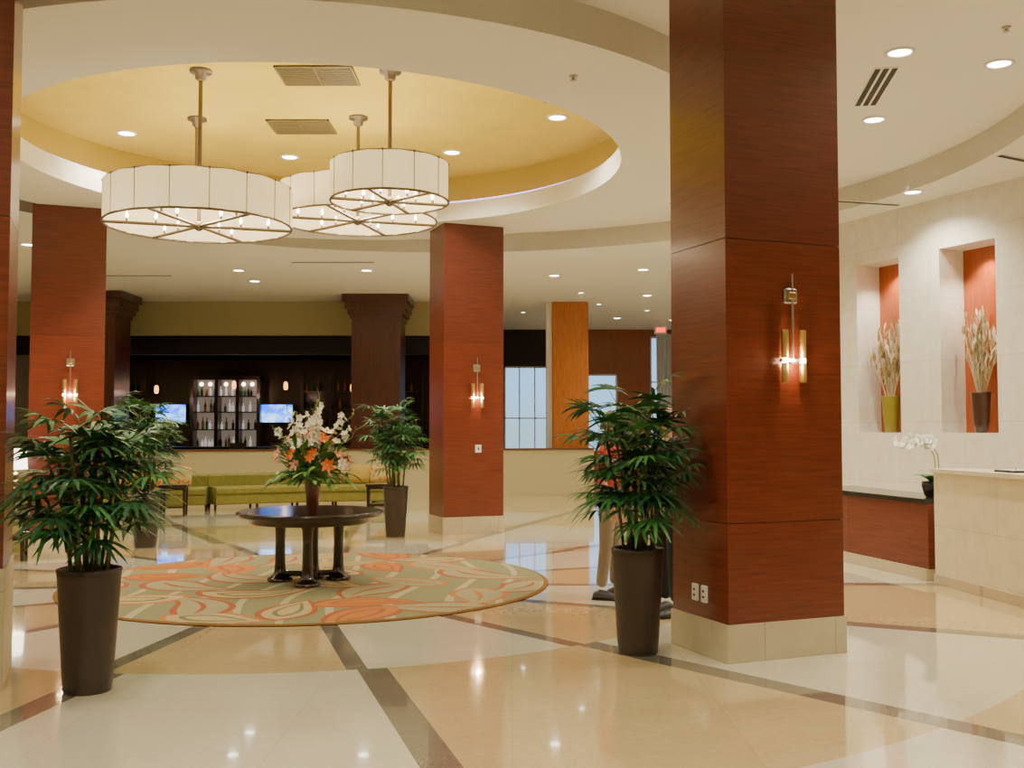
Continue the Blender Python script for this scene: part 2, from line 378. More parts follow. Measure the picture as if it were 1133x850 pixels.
b=MB([M_cream,mat('wood_cap',(.16,.07,.03),.4)])
LP=math.hypot(15.3,3.1)
b.box(0,LP,0,.18,0,1.1); b.box(0,LP,-.03,.21,1.1,1.14,1); b.box(0,LP,-.015,0,0,.12,0)
b.build('wall_pony',(-13.3,22.3,0),math.atan2(3.1,15.3))
b=MB([mat('header_olive',(.42,.37,.20),.7),M_darkw]); b.box(-13.3,-1.3,25.7,26.1,3.95,ZB-.003); b.box(-13.3,-1.3,26.1,33,4.0,ZB-.02,1); b.box(-13.3,-1.3,25.66,25.7,3.93,4.0,0);b.box(-13.3,-1.3,26.4,26.6,3.5,4.0,1);b.build('trim_bar_header')
def barcol(x,y,w,name='dark_wood_column'):
    b=MB([wood('column_cherry_dark',(.05,.012,.010),(.105,.023,.016),scale=(20,20,2))]); h=w/2
    b.box(-h,h,-h,h,0,4.2); 
    for i,(e,za,zb) in enumerate(((.04,4.2,4.3),(.09,4.3,4.42),(.14,4.42,4.6),(.2,4.6,4.765))): b.box(-h-e,h+e,-h-e,h+e,za,zb)
    b.box(-h-.05,h+.05,-h-.05,h+.05,0,.25)
    b.box(-h*.72,h*.72,-h-.02,-h,1.4,4.0)
    b.build(name,(x,y,0))
barcol(-3.2,24.95,1.15); barcol(-9.6,24.3,.95)
b=MB([M_orw,M_trim]); b.rbox(1.0,1.9,25.75,26.5,0,ZB-.002,.02); b.box(.86,1.0,25.9,26.4,0,ZB-.002,1); b.build('orange_wood_pier')
b=MB([M_white,mat('exit_red_glow',(.8,.05,.03),.5,emit=(1,.05,.02),es=3)]); b.box(-.18,.18,-.03,.03,-.12,.12); b.box(-.13,.13,-.035,-.03,-.07,.07,1); b.box(-.02,.02,-.02,.02,.12,.3); b.build('exit_sign',(4.3,30,4.47))

# bar interior
def tv(x,y,z,w,h):
    m,nt,bb=new('tv_picture'); n=nt.nodes.new('ShaderNodeTexNoise'); n.inputs['Scale'].default_value=3
    r=nt.nodes.new('ShaderNodeValToRGB'); r.color_ramp.elements[0].color=(.01,.12,1,1); r.color_ramp.elements[1].color=(.30,.70,1,1); r.color_ramp.elements[0].position=.42;r.color_ramp.elements[1].position=.65
    tc=nt.nodes.new('ShaderNodeTexCoord'); nt.links.new(tc.outputs['Object'],n.inputs['Vector']); nt.links.new(n.outputs['Fac'],r.inputs['Fac']); nt.links.new(r.outputs['Color'],bb.inputs['Emission Color']); bb.inputs['Emission Strength'].default_value=3.2; bb.inputs['Base Color'].default_value=(.01,.01,.02,1)
    b=MB([M_black,m]); b.rbox(-w/2-.03,w/2+.03,0,.06,-h/2-.03,h/2+.03,.01); b.box(-w/2,w/2,-.004,0,-h/2,h/2,1); b.box(-.05,.05,.06,.29,-.05,.05); b.build('wall_television',(x,y,z))
tv(-9.75,29.7,2.05,.85,.5); tv(-6.75,29.7,2.05,.95,.5)
b=MB([M_dwood,mat('backbar_glow',(.2,.18,.17),.5,emit=(1,.80,.62),es=.16),M_black,mat('bottle_green',(.05,.2,.08),.1),mat('bottle_amber',(.4,.15,.03),.1),mat('bottle_clear_glow',(.8,.8,.85),.1,emit=(1,.95,.9),es=.4),mat('shelf_light_warm',(1,.9,.8),.5,emit=(1,.75,.5),es=9)])  # clear bottles emit faintly: their backlit look is put into the material
b.box(-12.5,-2.2,30,30.3,0,3.6,0)
b.box(-9.05,-7.25,29.9,30.0,1.1,3.0,1)
b.box(-9.15,-9.05,29.5,30,0,3.1,0); b.box(-7.25,-7.15,29.5,30,0,3.1,0); b.box(-9.15,-7.15,29.45,30,3.0,3.12,0); b.box(-8.45,-8.35,29.5,30,1,3,0); b.box(-7.85,-7.75,29.5,30,1,3,0)
b.box(-12.4,-2.4,29.3,30,0,1.05,0); b.box(-12.45,-2.35,29.25,30,1.05,1.1,2)
for x in (-8.85,-8.6,-8.15,-7.65,-7.4): b.ball((x,29.6,2.88),.06,6,8,6)
for z in (1.1,1.6,2.1,2.55):
    if z>1.2: b.box(-9.05,-7.25,29.55,29.98,z-.03,z,2)
    x=-8.98
    while x<-7.32:
        h=random.uniform(.2,.36); kk=random.choice((2,3,4,5,5)); b.lathe([(.035,0),(.038,h*.6),(.013,h*.72),(.013,h)],(x,29.75,z+.001),6,kk)
        x+=random.uniform(.08,.2)
for xa,xb in ((-12.3,-10.5),(-6.0,-4.4),(-4.2,-2.6)):
    for xx in (xa,(xa+xb)/2,xb): b.box(xx-.04,xx+.04,29.7,30,1.1,3.2,0)
    for z in (1.7,2.2,2.7): 
        b.box(xa,xb,29.72,29.98,z-.03,z,0); x=xa+.1
        while x<xb-.1:
            h=random.uniform(.2,.34); b.lathe([(.035,0),(.038,h*.6),(.013,h*.72),(.013,h)],(x,29.85,z+.001),6,random.choice((2,3,4))); x+=random.uniform(.12,.3)
b.build('back_bar_cabinet')
b=MB([M_dwood,M_black]); b.box(-12,-3.6,27.2,27.7,0,1.08,0); b.box(-12.1,-3.5,27.05,27.85,1.08,1.14,1)
for i in range(9): b.box(-11.9+i*.93,-11.15+i*.93,27.18,27.2,.15,.95,1)
b.build('bar_counter')
for x in (-10.9,-9.9,-8.9,-7.0,-6.0,-5.0):
    b=MB([M_esp,mat('stool_leather',(.06,.03,.025),.5)])
    for sx in(-1,1):
        for sy in(-1,1): b.tube([(sx*.2,sy*.2,0),(sx*.15,sy*.15,.72)],.018,6)
    b.rbox(-.2,.2,-.2,.2,.72,.8,.02,1); b.rbox(-.19,.19,-.2,-.16,.85,1.25,.015,1); b.tube([(-.15,-.18,.75),(-.15,-.18,.95)],.015); b.tube([(.15,-.18,.75),(.15,-.18,.95)],.015)
    for sx in(-1,1): b.tube([(sx*.18,-.18,.3),(sx*.18,.18,.3)],.012)
    b.build('bar_stool',(x,26.7,0))
for x,y,z in ((-6.1,28,2.75),(-7.55,28.2,2.78),(-9.55,27.9,2.65),(-4.3,28,2.7)):
    b=MB([M_black,M_glowamb]); b.tube([(0,0,4.0-z),(0,0,.15)],.008); b.lathe([(.02,.13),(.05,.10),(.06,0),(.05,-.07),(.03,-.09)],n=12,mi=1); o=b.build('pendant_light',(x,y,z))
    light('POINT','lamp',(0,-.0,-.2),6,(1,.6,.45),.05,parent=o)
# ------------------------------------------------------------------ mahogany columns
def sconce_geo(b,x,y0,o):
    b.rbox(x-.055,x+.055,y0-.03,y0,2.49,2.60,.01,o)
    b.tube([(x,y0-.04,2.08),(x,y0-.04,2.70)],.008,8,o)
    b.rbox(x-.03,x+.03,y0-.05,y0-.03,2.52,2.57,.005,o+1)
    b.box(x-.11,x+.11,y0-.055,y0-.035,2.075,2.095,o)
    b.box(x-.012,x+.012,y0-.04,y0,2.07,2.10,o)
    for s_ in(-1,1):
        xx=x+s_*.075
        b.lathe([(.024,1.93),(.026,1.94),(.026,2.06),(.022,2.065)],(xx,y0-.05,0),14,o+1)
        b.lathe([(.022,2.065),(.022,2.10)],(xx,y0-.05,0),14,o+2)
        b.lathe([(.022,2.10),(.026,2.105),(.026,2.29),(.024,2.30)],(xx,y0-.05,0),14,o+1)
M_scglow=mat('sconce_glow',(1,.8,.5),.4,emit=(1,.75,.42),es=18)
COLS=[]
def column(N,top,ph=.26,sc=True):
    b=MB([M_mah,M_plinth,M_mah2,M_black])
    W,D=1.0,.76; i=.012
    b.box(0,W,0,D,0,ph,1)
    b.box(i+.01,W-i-.01,i+.01,D-i-.01,ph,top-.002,3)
    seams=[ph,.95,2.93,top-.001]
    if ph>.7: seams=[ph,2.93,top-.001]
    for k in range(len(seams)-1):
        b.box(i,W-i,i,D-i,seams[k]+(.0025 if k else 0),seams[k+1]-.0025,0 if (k==len(seams)-2) else 2)
    rz=math.atan2(.371,.928); COLS.append((N,rz))
    b.build('mahogany_column',(N[0],N[1],0),rz)
    if sc:
        s=MB([M_nick,M_brass,M_scglow]); sconce_geo(s,.54,.012,0)
        so=s.build('wall_sconce',(N[0],N[1],0),rz)
        light('POINT','lamp',(.54,-.09,2.08),7,(1,.7,.35),.03,parent=so)
column((1.474,7.154),ZA); column((-1.046,15.81),ZB); column((-6.74,14.46),ZA); column((-4.05,6.07),ZA,ph=.74,sc=False)
def incol(p,mg=.01):
    for N,rz_ in COLS:
        dx,dy=p[0]-N[0],p[1]-N[1]; u=dx*math.cos(rz_)+dy*math.sin(rz_); v=-dx*math.sin(rz_)+dy*math.cos(rz_)
        if -mg<u<1+mg and -mg<v<.76+mg: return True
    return False
rz=math.atan2(.371,.928)
for y in (.42,.30):
    b=MB([M_white,M_black]); b.rbox(-.008,.0135,y-.035,y+.035,.37,.49,.004); 
    for zz in(.41,.45): b.box(-.0095,-.0079,y-.012,y+.012,zz-.008,zz+.008,1)
    b.build('outlet_plate',(1.474,7.154,0),rz)
b=MB([M_white,M_black]); b.rbox(.52,.62,-.002,.0125,1.24,1.36,.004); b.box(.56,.58,-.004,-.001,1.28,1.32,1); b.build('switch_plate',(-1.046,15.81,0),rz)

# ------------------------------------------------------------------ chandeliers
def shade_mat():
    m,nt,bb=new('linen_shade_lit'); q=NT(nt)
    tc=nt.nodes.new('ShaderNodeTexCoord'); n=nt.nodes.new('ShaderNodeTexNoise'); n.inputs['Scale'].default_value=4; n.inputs['Detail'].default_value=6
    nt.links.new(tc.outputs['Object'],n.inputs['Vector'])
    c=q.mix(n.outputs['Fac'],(.92,.62,.25),(1,.82,.46))
    nt.links.new(c,bb.inputs['Emission Color']); bb.inputs['Emission Strength'].default_value=1.15
    bb.inputs['Base Color'].default_value=(.60,.53,.36,1); bb.inputs['Roughness'].default_value=.8
    return m
M_shade=shade_mat()
M_bulb2=mat('candle_bulb_glow',(1,.9,.7),.4,emit=(1,.85,.6),es=14)
def chandelier(x,y,r,zb,zt,ztop,npan,power):
    b=MB([M_shade,M_brz,M_bulb2,M_rib]); n=npan*6
    h=zt-zb
    def ring(rr,z): 
        out=[]
        for i in range(n):
            a=2*math.pi*i/n; k=(i%6)/6; bul=1+.012*math.sin(math.pi*k)
            out.append((rr*bul*math.cos(a),rr*bul*math.sin(a),z))
        return out
    b.loft([ring(r,0),ring(r,h),ring(r-.012,h),ring(r-.012,0),ring(r,0)],0,sm=False)
    for i in range(npan):
        a=2*math.pi*i/npan; b.tube([(1.003*r*math.cos(a),1.003*r*math.sin(a),0),(1.003*r*math.cos(a),1.003*r*math.sin(a),h)],.005,5,3)
        for z in (0,h): b.ball((1.006*r*math.cos(a),1.006*r*math.sin(a),z),.014,1,6,4)
    for z in (0,h):
        pts=[(r*1.004*math.cos(2*math.pi*i/48),r*1.004*math.sin(2*math.pi*i/48),z) for i in range(49)]; b.tube(pts,.008 if z else .014,5,3 if z else 1)
    for i in range(6):
        a=math.pi*i/3+.3; b.tube([(0,0,.0),(r*math.cos(a),r*math.sin(a),.0)],.018,6,1)
        b.tube([(0,0,h),(r*math.cos(a),r*math.sin(a),h)],.010,6,1)
        for rr_ in (.45,.75):
            px,py=rr_*r*math.cos(a),rr_*r*math.sin(a)
            b.lathe([(.012,0),(.014,.05)],(px,py,0),8,1); b.lathe([(.008,.05),(.02,.075),(.016,.10),(.004,.13)],(px,py,0),8,2)
    b.lathe([(.02,-.05),(.05,-.03),(.05,.02),(.03,.05)],(0,0,0),16,1)
    b.tube([(0,0,0),(0,0,ztop-zb-.02)],.022,10,1)
    b.lathe([(.03,-.12),(.06,-.10),(.06,-.03),(.12,-.03),(.12,-.002)],(0,0,ztop-zb),20,1)
    b.lathe([(.045,-.02),(.045,.1)],(0,0,h),12,1)
    o=b.build('drum_chandelier',(x,y,zb))
    light('POINT','lamp',(0,0,h*.6),power,(1,.84,.58),.2,parent=o)
    return o
chandelier(-3.4,11.2,.98,3.80,4.22,ZT,16,95)
chandelier(-1.33,11.2,.635,4.07,4.48,ZT,12,60)
chandelier(-1.93,12.9,.98,4.2,4.6,ZT,16,95)
chandelier(-3.97,12.95,.635,4.25,4.60,ZT,12,60)

# ------------------------------------------------------------------ palms
def palm(x,y,seed,top=2.0,spread=.5,nst=10):
    rnd=random.Random(seed)
    b=MB([M_pot,M_soil,M_cane,M_stem]+M_leaf)
    b.lathe([(.135,0),(.142,.01),(.150,.10),(.186,.70),(.192,.745),(.180,.75),(.172,.735),(.165,.70)],n=32,mi=0,c1=False)
    b.lathe([(.172,.705),(.10,.725),(.02,.735)],n=20,mi=1,c0=False)
    for k in range(nst):
        a=2*math.pi*k/nst+rnd.uniform(-.3,.3); r0=rnd.uniform(.02,.12); r1=r0+rnd.uniform(.02,.18)
        H=rnd.uniform(.58,1.0)*(top-.80-.10)
        p0=Vector((r0*math.cos(a),r0*math.sin(a),.71)); p1=Vector((r1*math.cos(a),r1*math.sin(a),.74+H))
        pm=(p0+p1)/2+Vector((rnd.uniform(-.03,.03),rnd.uniform(-.03,.03),0))
        b.tube([p0,pm,p1],[.013,.012,.009],6,2)
        nl=10
        for j in range(nl):
            t=.38+.62*j/(nl-1)
            q=p0.lerp(pm,t*2) if t<.5 else pm.lerp(p1,t*2-1)
            az=a*.35+j*2.4+rnd.uniform(-.4,.4)+k
            el=rnd.uniform(.05,.55)+.9*(t-.5)
            pl=rnd.uniform(.12,.32)*(spread/.5)
            dv=Vector((math.cos(az)*math.cos(el),math.sin(az)*math.cos(el),math.sin(el)))
            hub=q+dv*pl
            if incol((x+hub.x,y+hub.y),.04): continue
            b.tube([q,hub],.0035,4,3)
            side=dv.cross(Vector((0,0,1))).normalized(); up=side.cross(dv)
            dv2=(dv+Vector((0,0,-.25))).normalized()
            nf=rnd.choice((8,9,10)); mi=4+rnd.choice((0,0,1,1,2))
            for i in range(nf):
                th=R(-88+176*i/(nf-1))+rnd.uniform(-.05,.05)
                dd=(dv2*math.cos(th)+side*math.sin(th)+up*.12).normalized()
                L=rnd.uniform(.21,.29)*(1-.25*abs(th)/1.6)*(spread/.5)**.5
                tip=hub+dd*L
                if incol((x+tip.x,y+tip.y)): continue
                sd=(side*math.cos(th)-dv2*math.sin(th))
                b.leaf(hub,dd,L,.031,rnd.uniform(.25,.60),mi,side=sd,cup=.12,prof=(.3,1,1,.75,.15))
    b.build('potted_lady_palm',(x,y,0),0,recalc=False)
palm(-2.60,6.44,1,1.86,.52,12); palm(.904,7.53,2,1.96,.52,13); palm(-4.98,14.2,3,2.0,.55,10); palm(-1.74,15.6,4,2.05,.46,11)

# ------------------------------------------------------------------ centre table with flowers
b=MB([M_esp])
b.lathe([(.70,.70),(.745,.705),(.755,.725),(.755,.74),(.74,.755)],n=64)
b.lathe([(.60,.63),(.62,.64),(.62,.70)],n=48)
for px,py in ((.04,-.33),(-.32,.05),(.27,.16),(-.02,.30)):
    b.lathe([(.13,.021),(.13,.05),(.11,.06),(.085,.08),(.062,.11),(.055,.2),(.05,.45),(.056,.58),(.075,.62),(.075,.64)],(px,py,0),20)
    b.tube([(0,0,.10),(px,py,.10)],.03,8)
b.lathe([(.1,.07),(.1,.13)],n=16)
b.build('round_pedestal_table',(-2.1,10.87,0))
M_vase=mat('oxblood_vase',(.16,.03,.015),.2,coat=.5)
M_fo=mat('lily_orange',(.85,.18,.03),.5); M_fw=mat('petal_white',(.88,.87,.78),.5); M_fp=mat('petal_pink',(.8,.35,.25),.5); M_fy=mat('petal_yellow',(.8,.6,.12),.5)
M_g1=mat('foliage_green',(.05,.19,.03),.5); M_g2=mat('foliage_light',(.18,.34,.06),.5); M_tw=mat('willow_twig',(.30,.36,.10),.6)
def blossom(b,c,dirv,r,mi,n=6,w=.5,cm=None):
    c=Vector(c); dv=Vector(dirv).normalized(); u=dv.orthogonal().normalized(); v=dv.cross(u)
    for i in range(n):
        a=2*math.pi*i/n; e=u*math.cos(a)+v*math.sin(a); dd=(e+dv*.45).normalized()
        b.leaf(c,dd,r,r*w,.15,mi,side=dv.cross(e),prof=(.3,.9,1,.7,.1),cup=.1)
    if cm is not None: b.ball(c+dv*r*.15,r*.14,cm,6,4)
b=MB([M_vase,M_g1,M_g2,M_fo,M_fw,M_fp,M_fy,M_tw])
b.lathe([(.055,0),(.06,.01),(.065,.08),(.085,.30),(.098,.38),(.10,.40),(.09,.40),(.08,.36)],n=28,mi=0,c1=True)
rnd=random.Random(5)
for i in range(170):
    az=rnd.uniform(0,6.28); el=rnd.uniform(-.3,.9); L=rnd.uniform(.15,.44)
    dv=Vector((math.cos(az)*math.cos(el),math.sin(az)*math.cos(el),math.sin(el)))
    p=Vector((0,0,.40))+dv*.05; q=p+dv*L
    b.tube([p,q],.003,4,1); 
    for j in range(3): 
        dd=(dv+Vector((rnd.uniform(-.6,.6),rnd.uniform(-.6,.6),rnd.uniform(-.3,.4)))).normalized(); b.leaf(p+dv*L*rnd.uniform(.5,1),dd,rnd.uniform(.10,.18),.04,.3,rnd.choice((1,1,2)))
for i in range(46):
    az=rnd.uniform(0,6.28); el=rnd.uniform(.1,1.4); L=rnd.uniform(.28,.42)
    dv=Vector((math.cos(az)*math.cos(el),math.sin(az)*math.cos(el),math.sin(el)))
    q=Vector((0,0,.44))+dv*L; b.tube([(0,0,.42),q],.004,4,1)
    blossom(b,q,dv+Vector((0,-.3,0)),rnd.uniform(.06,.09),rnd.choice((3,3,3,5,4)),6,.5,6)
for az,el,L in ((2.6,1.0,.62),(.4,1.05,.66),(1.5,1.25,.72),(-1.2,1.15,.60),(3.3,.85,.55),(0,.85,.58),(4,1.2,.62),(5,1.1,.6),(2,1.1,.66)):
    dv=Vector((math.cos(az)*math.cos(el),math.sin(az)*math.cos(el),math.sin(el)))
    p0=Vector((0,0,.42)); b.tube([p0,p0+dv*L],.005,4,1)
    for j in range(9):
        t=.5+.5*j/8; blossom(b,p0+dv*L*t+Vector((rnd.uniform(-.03,.03),rnd.uniform(-.03,.03),0)),(rnd.uniform(-1,1),rnd.uniform(-1,.2),.3),.06*(1.25-t*.5),4,5,.8)
for az,lean,H in ((2.9,.30,.88),(3.0,.18,.80),(.2,.42,.82),(1.2,.1,1.12),(5.2,.06,.95),(.1,.58,.70),(3.3,.42,.62)):
    pts=[]
    for j in range(16):
        t=j/15; pts.append((lean*t*math.cos(az)+.02*math.sin(t*22+az),lean*t*math.sin(az)+.02*math.cos(t*19),.4+H*t*.78))
    b.tube(pts,[.007*(1-.6*j/15) for j in range(16)],5,7)
    for j in range(8,16): b.leaf(pts[j],(rnd.uniform(-1,1),rnd.uniform(-1,1),.3),.06,.02,.2,2)
b.build('flower_arrangement',(-2.07,10.83,.756),recalc=False)

# ------------------------------------------------------------------ reception desk
line=[(3.85,13.6),(4.02,12.6),(4.41,10.9),(4.60,9.42),(4.72,8.0),(4.75,6.2)]
def sweep(b,pts,x0,x1,z0,z1,mi):
    L=[];Rr=[]
    for i,p in enumerate(pts):
        a=Vector(pts[max(i-1,0)]); c=Vector(pts[min(i+1,len(pts)-1)]); t=(c-a).normalized(); n=Vector((-t.y,t.x))
        L.append((p[0]+n.x*x0,p[1]+n.y*x0)); Rr.append((p[0]+n.x*x1,p[1]+n.y*x1))
    rings=[[(l[0],l[1],z0),(r[0],r[1],z0),(r[0],r[1],z1),(l[0],l[1],z1)] for l,r in zip(L,Rr)]
    b.loft(rings,mi,True,True)
M_gran=mat('dark_granite',(.03,.028,.026),.15,var=.4,vscale=60)
b=MB([M_mah2,M_gran,M_plinth]); low=[line[0],line[1],(4.375,11.05)]
sweep(b,low,.03,.6,.12,.81,0); sweep(b,low,-.01,.65,.81,.86,1); sweep(b,low,0,.6,0,.12,2)
b.build('low_reception_counter')
b=MB([M_deskst,M_plinth,mat('desk_stone_top',(.72,.64,.46),.3)]); hi=line[2:]
sweep(b,hi,.0,.35,.10,1.15,0); sweep(b,hi,-.05,.45,1.15,1.19,2); sweep(b,hi,-.02,.35,0,.10,1); sweep(b,hi,.35,.85,0,.78,0)
b.build('reception_desk')
for k,(x,y,rr_) in enumerate(((4.78,9.9,.1),(4.83,9.2,.05))):
    b=MB([M_black,M_white,M_brz]); b.rbox(-.12,.12,-.16,.16,.001,.02,.004,0); b.box(-.10,.10,-.14,.14,.02,.024,1); b.tube([(-.05,-.1,.03),(.06,.1,.03)],.005,6,2); b.build('document_tray',(x,y,1.19),rr_)
# orchid
b=MB([M_black,M_g1,M_tw,M_fw,M_fy,M_soil])
b.lathe([(.07,0),(.09,.02),(.115,.12),(.11,.17),(.10,.17),(.095,.15)],n=20,mi=0,c1=False); b.lathe([(.10,.15),(.02,.16)],n=12,mi=5,c0=False)
for i in range(11):
    a=i*.8; b.leaf((0,0,.15),(math.cos(a),math.sin(a),1.1),.34,.10,.5,1)
for dx in (0,.04):
    pts=[(.0+dx,0,.15),(.03+dx,.0,.33),(.02+dx,.0,.46),(-.05+dx,0,.57),(-.15+dx,-.02,.63),(-.26+dx,-.04,.64),(-.38+dx,-.06,.59)]
    b.tube(pts,.007,5,2)
    for j in range(10):
        t=3.3+j*2.7/9; i=min(int(t),5); p=Vector(pts[i]).lerp(Vector(pts[i+1]),t-i)
        blossom(b,p+Vector((rnd.uniform(-.03,.03),-.04,rnd.uniform(-.03,.03))),(-.3,-1,.25),.08,3,5,.95,4)
b.build('orchid_in_pot',(4.58,11.35,.862),recalc=False)

def nichevase(s,mcol,name,branches,seed,rmax):
    rnd=random.Random(seed)
    b=MB([mcol,mat('dried_grass',(.42,.31,.15),.8),mat('dried_grass_pale',(.62,.53,.36),.8),M_brass])
    b.lathe([(.07,0),(.085,.02),(.10,.15),(.12,.42),(.125,.52),(.13,.54),(.11,.54),(.10,.5)],n=24,mi=0,c1=False)
    if rmax==3: b.lathe([(.108,.22),(.118,.25),(.122,.34),(.12,.38)],n=24,mi=3,c0=False,c1=False)
    for i in range(branches):
        az=rnd.uniform(0,6.28); ln=rnd.uniform(.02,.36); H=rnd.uniform(.75,1.3)
        sx=math.cos(az)*ln; sy=math.sin(az)*ln*.5
        pts=[(0,0,.3),(sx*.35,sy*.35,.3+H*.4),(sx,sy,.3+H)]
        b.tube(pts,[.008,.007,.005],4,rnd.choice((1,2)))
        for j in range(7):
            t=.45+.55*j/6; p=Vector(pts[1]).lerp(Vector(pts[2]),(t-.4)/.6)
            b.leaf(p,(rnd.uniform(-.5,.5),rnd.uniform(-.5,.5),1),.15,.03,.1,rnd.choice((1,2,2)))
        b.lathe([(.005,-.1),(.017,-.05),(.015,.0),(.003,.05)],pts[2],6,rnd.choice((1,2)))
    p=wl(s,.22,1.552); b.build(name,p,rzW,recalc=False)
nichevase(.75,mat('olive_vase_glaze',(.26,.22,.02),.3,coat=.4),'vase_with_dried_grass',42,1,0)
nichevase(2.37,mat('dark_bronze_vase',(.06,.025,.015),.3,coat=.4),'vase_with_dried_grass',46,2,0)
nichevase(4.03,mat('olive_vase_glaze',(.42,.36,.03),.3),'vase_with_dried_grass',34,3,0)

# ------------------------------------------------------------------ lounge furniture
M_green=mat('olive_green_upholstery',(.215,.20,.035),.85,var=.1,vscale=12)
def pattern():
    m,nt,bb=new('patterned_cushion_fabric'); v=nt.nodes.new('ShaderNodeTexVoronoi'); v.inputs['Scale'].default_value=9
    tc=nt.nodes.new('ShaderNodeTexCoord'); nt.links.new(tc.outputs['Object'],v.inputs['Vector'])
    r=nt.nodes.new('ShaderNodeValToRGB'); r.color_ramp.interpolation='CONSTANT'; e=r.color_ramp.elements; e[0].color=(.5,.13,.04,1); e[1].position=.3; e[1].color=(.55,.36,.08,1); x=e.new(.5); x.color=(.48,.38,.18,1)
    nt.links.new(v.outputs['Distance'],r.inputs['Fac']); nt.links.new(r.outputs['Color'],bb.inputs['Base Color']); bb.inputs['Roughness'].default_value=.9
    return m
M_pat=pattern()
def arcpts(p0,p1,p2,n):
    p0,p1,p2=map(Vector,(p0,p1,p2)); return [tuple((1-t)**2*p0+2*t*(1-t)*p1+t*t*p2) for t in [i/n for i in range(n+1)]]
def sofa(p0,p1,p2,n=14,name='curved_sofa'):
    b=MB([M_green,M_esp,M_pat]); pts=arcpts(p0,p1,p2,n)
    def prof(x0,x1,z0,z1,mi,c=.03):
        rings=[]
        for i,p in enumerate(pts):
            a=Vector(pts[max(i-1,0)]); e=Vector(pts[min(i+1,n)]); t=(e-a).normalized(); nrm=Vector((-t.y,t.x))
            rings.append([(p[0]+nrm.x*xx,p[1]+nrm.y*xx,zz) for (xx,zz) in ((x0+c,z0),(x1-c,z0),(x1,z0+c),(x1,z1-c),(x1-c,z1),(x0+c,z1),(x0,z1-c),(x0,z0+c))])
        b.loft(rings,mi,True,True)
    prof(0,.75,.12,.32,0); prof(-.02,.62,.32,.46,0); prof(.56,.78,.32,.70,0)
    for i in range(0,n+1,3):
        a=Vector(pts[max(i-1,0)]); e=Vector(pts[min(i+1,n)]); t=(e-a).normalized(); nrm=Vector((-t.y,t.x))
        for off in(.08,.68):
            b.lathe([(.02,0),(.03,.13)],(pts[i][0]+nrm.x*off,pts[i][1]+nrm.y*off,0),8,1)
    b.build(name)
sofa((-5.75,20.3),(-4.1,21.35),(-2.35,21.5)); sofa((-9.2,18.6),(-7.6,20.0),(-5.95,20.25),12)
def cushion(x,y,z,rz,m,w=.45,h=.40,tilt=-.25):
    b=MB([m]); n=8
    def P(u,v,s):
        e=(1-abs(u)**3)*(1-abs(v)**3); return (u*w/2*(1-.06*v*v),s*.075*e**.5,v*h/2*(1-.06*u*u))
    for s_ in(-1,1):
        g=[[P(-1+2*i/n,-1+2*j/n,s_) for i in range(n+1)] for j in range(n+1)]
        vs=[p for r in g for p in r]; fs=[(j*(n+1)+i,j*(n+1)+i+1,(j+1)*(n+1)+i+1,(j+1)*(n+1)+i) for j in range(n) for i in range(n)]
        b.add(vs,fs,0,True)
    o=b.build('throw_cushion',(x,y,z),rz); o.rotation_euler=(tilt,0,rz)
M_yc=mat('mustard_fabric',(.45,.30,.06),.9)
for x,y,r_,m in ((-2.75,21.85,.1,M_pat),(-3.2,21.8,.12,M_yc),(-3.7,21.72,.15,M_pat),(-7.0,20.2,.25,M_pat),(-7.5,20.0,.3,M_yc),(-6.5,20.4,.2,M_pat),(-8.1,19.7,.4,M_pat)):
    cushion(x,y,.67,r_,m)
def sidetable(x,y,w=.5,h=.55,rz=.2,name='side_table'):
    b=MB([M_esp]); a=w/2
    b.rbox(-a,a,-a,a,h-.05,h,.008); b.box(-a+.04,a-.04,-a+.04,a-.04,h-.1,h-.05)
    for sx in(-1,1):
        for sy in(-1,1):
            x0,y0=sx*(a-.05),sy*(a-.05)
            b.loft([[(x0-.02,y0-.02,0),(x0+.02,y0-.02,0),(x0+.02,y0+.02,0),(x0-.02,y0+.02,0)],[(x0-.028,y0-.028,h-.05),(x0+.028,y0-.028,h-.05),(x0+.028,y0+.028,h-.05),(x0-.028,y0+.028,h-.05)]],0,True,True)
    if h>.4: b.box(-a+.06,a-.06,-a+.06,a-.06,.15,.18)
    b.build(name,(x,y,0),rz)
sidetable(-6.25,19.3,.5,.58); sidetable(-2.55,20.0,.5,.56,.1); sidetable(-6.62,13.75,.5,.52,.38); sidetable(-5.75,13.15,.8,.36,.38,'coffee_table')
M_lsh=mat('lamp_shade_lit',(.95,.9,.8),.8,emit=(1,.90,.74),es=5.0)
b=MB([M_brz,M_lsh]); b.lathe([(.09,0),(.09,.02),(.03,.04),(.02,.06)],n=20)
for i in range(5): b.ball((0,0,.11+i*.09),(.05,.05,.046),0)
b.tube([(0,0,.5),(0,0,.62)],.01); b.lathe([(.15,.55),(.13,.82)],n=28,mi=1,c0=False,c1=False)
o=b.build('table_lamp',(-6.53,13.70,.522)); light('POINT','lamp',(0,0,.66),20,(1,.8,.5),.05,parent=o)
def armchair(x,y,rz):
    b=MB([M_pat,M_esp,M_cream])
    b.rbox(-.36,.36,-.36,.36,.2,.44,.03); b.rbox(-.36,.36,.28,.42,.2,.82,.04); b.rbox(-.44,-.34,-.36,.40,.2,.62,.03); b.rbox(.34,.44,-.36,.40,.2,.62,.03)
    for sx in(-1,1):
        for sy in(-1,1): b.lathe([(.02,0),(.03,.2)],(sx*.34,sy*.3,0),8,1)
    b.build('lounge_armchair',(x,y,0),rz)
armchair(-8.2,15.6,1.2); armchair(-9.4,17.4,.7)

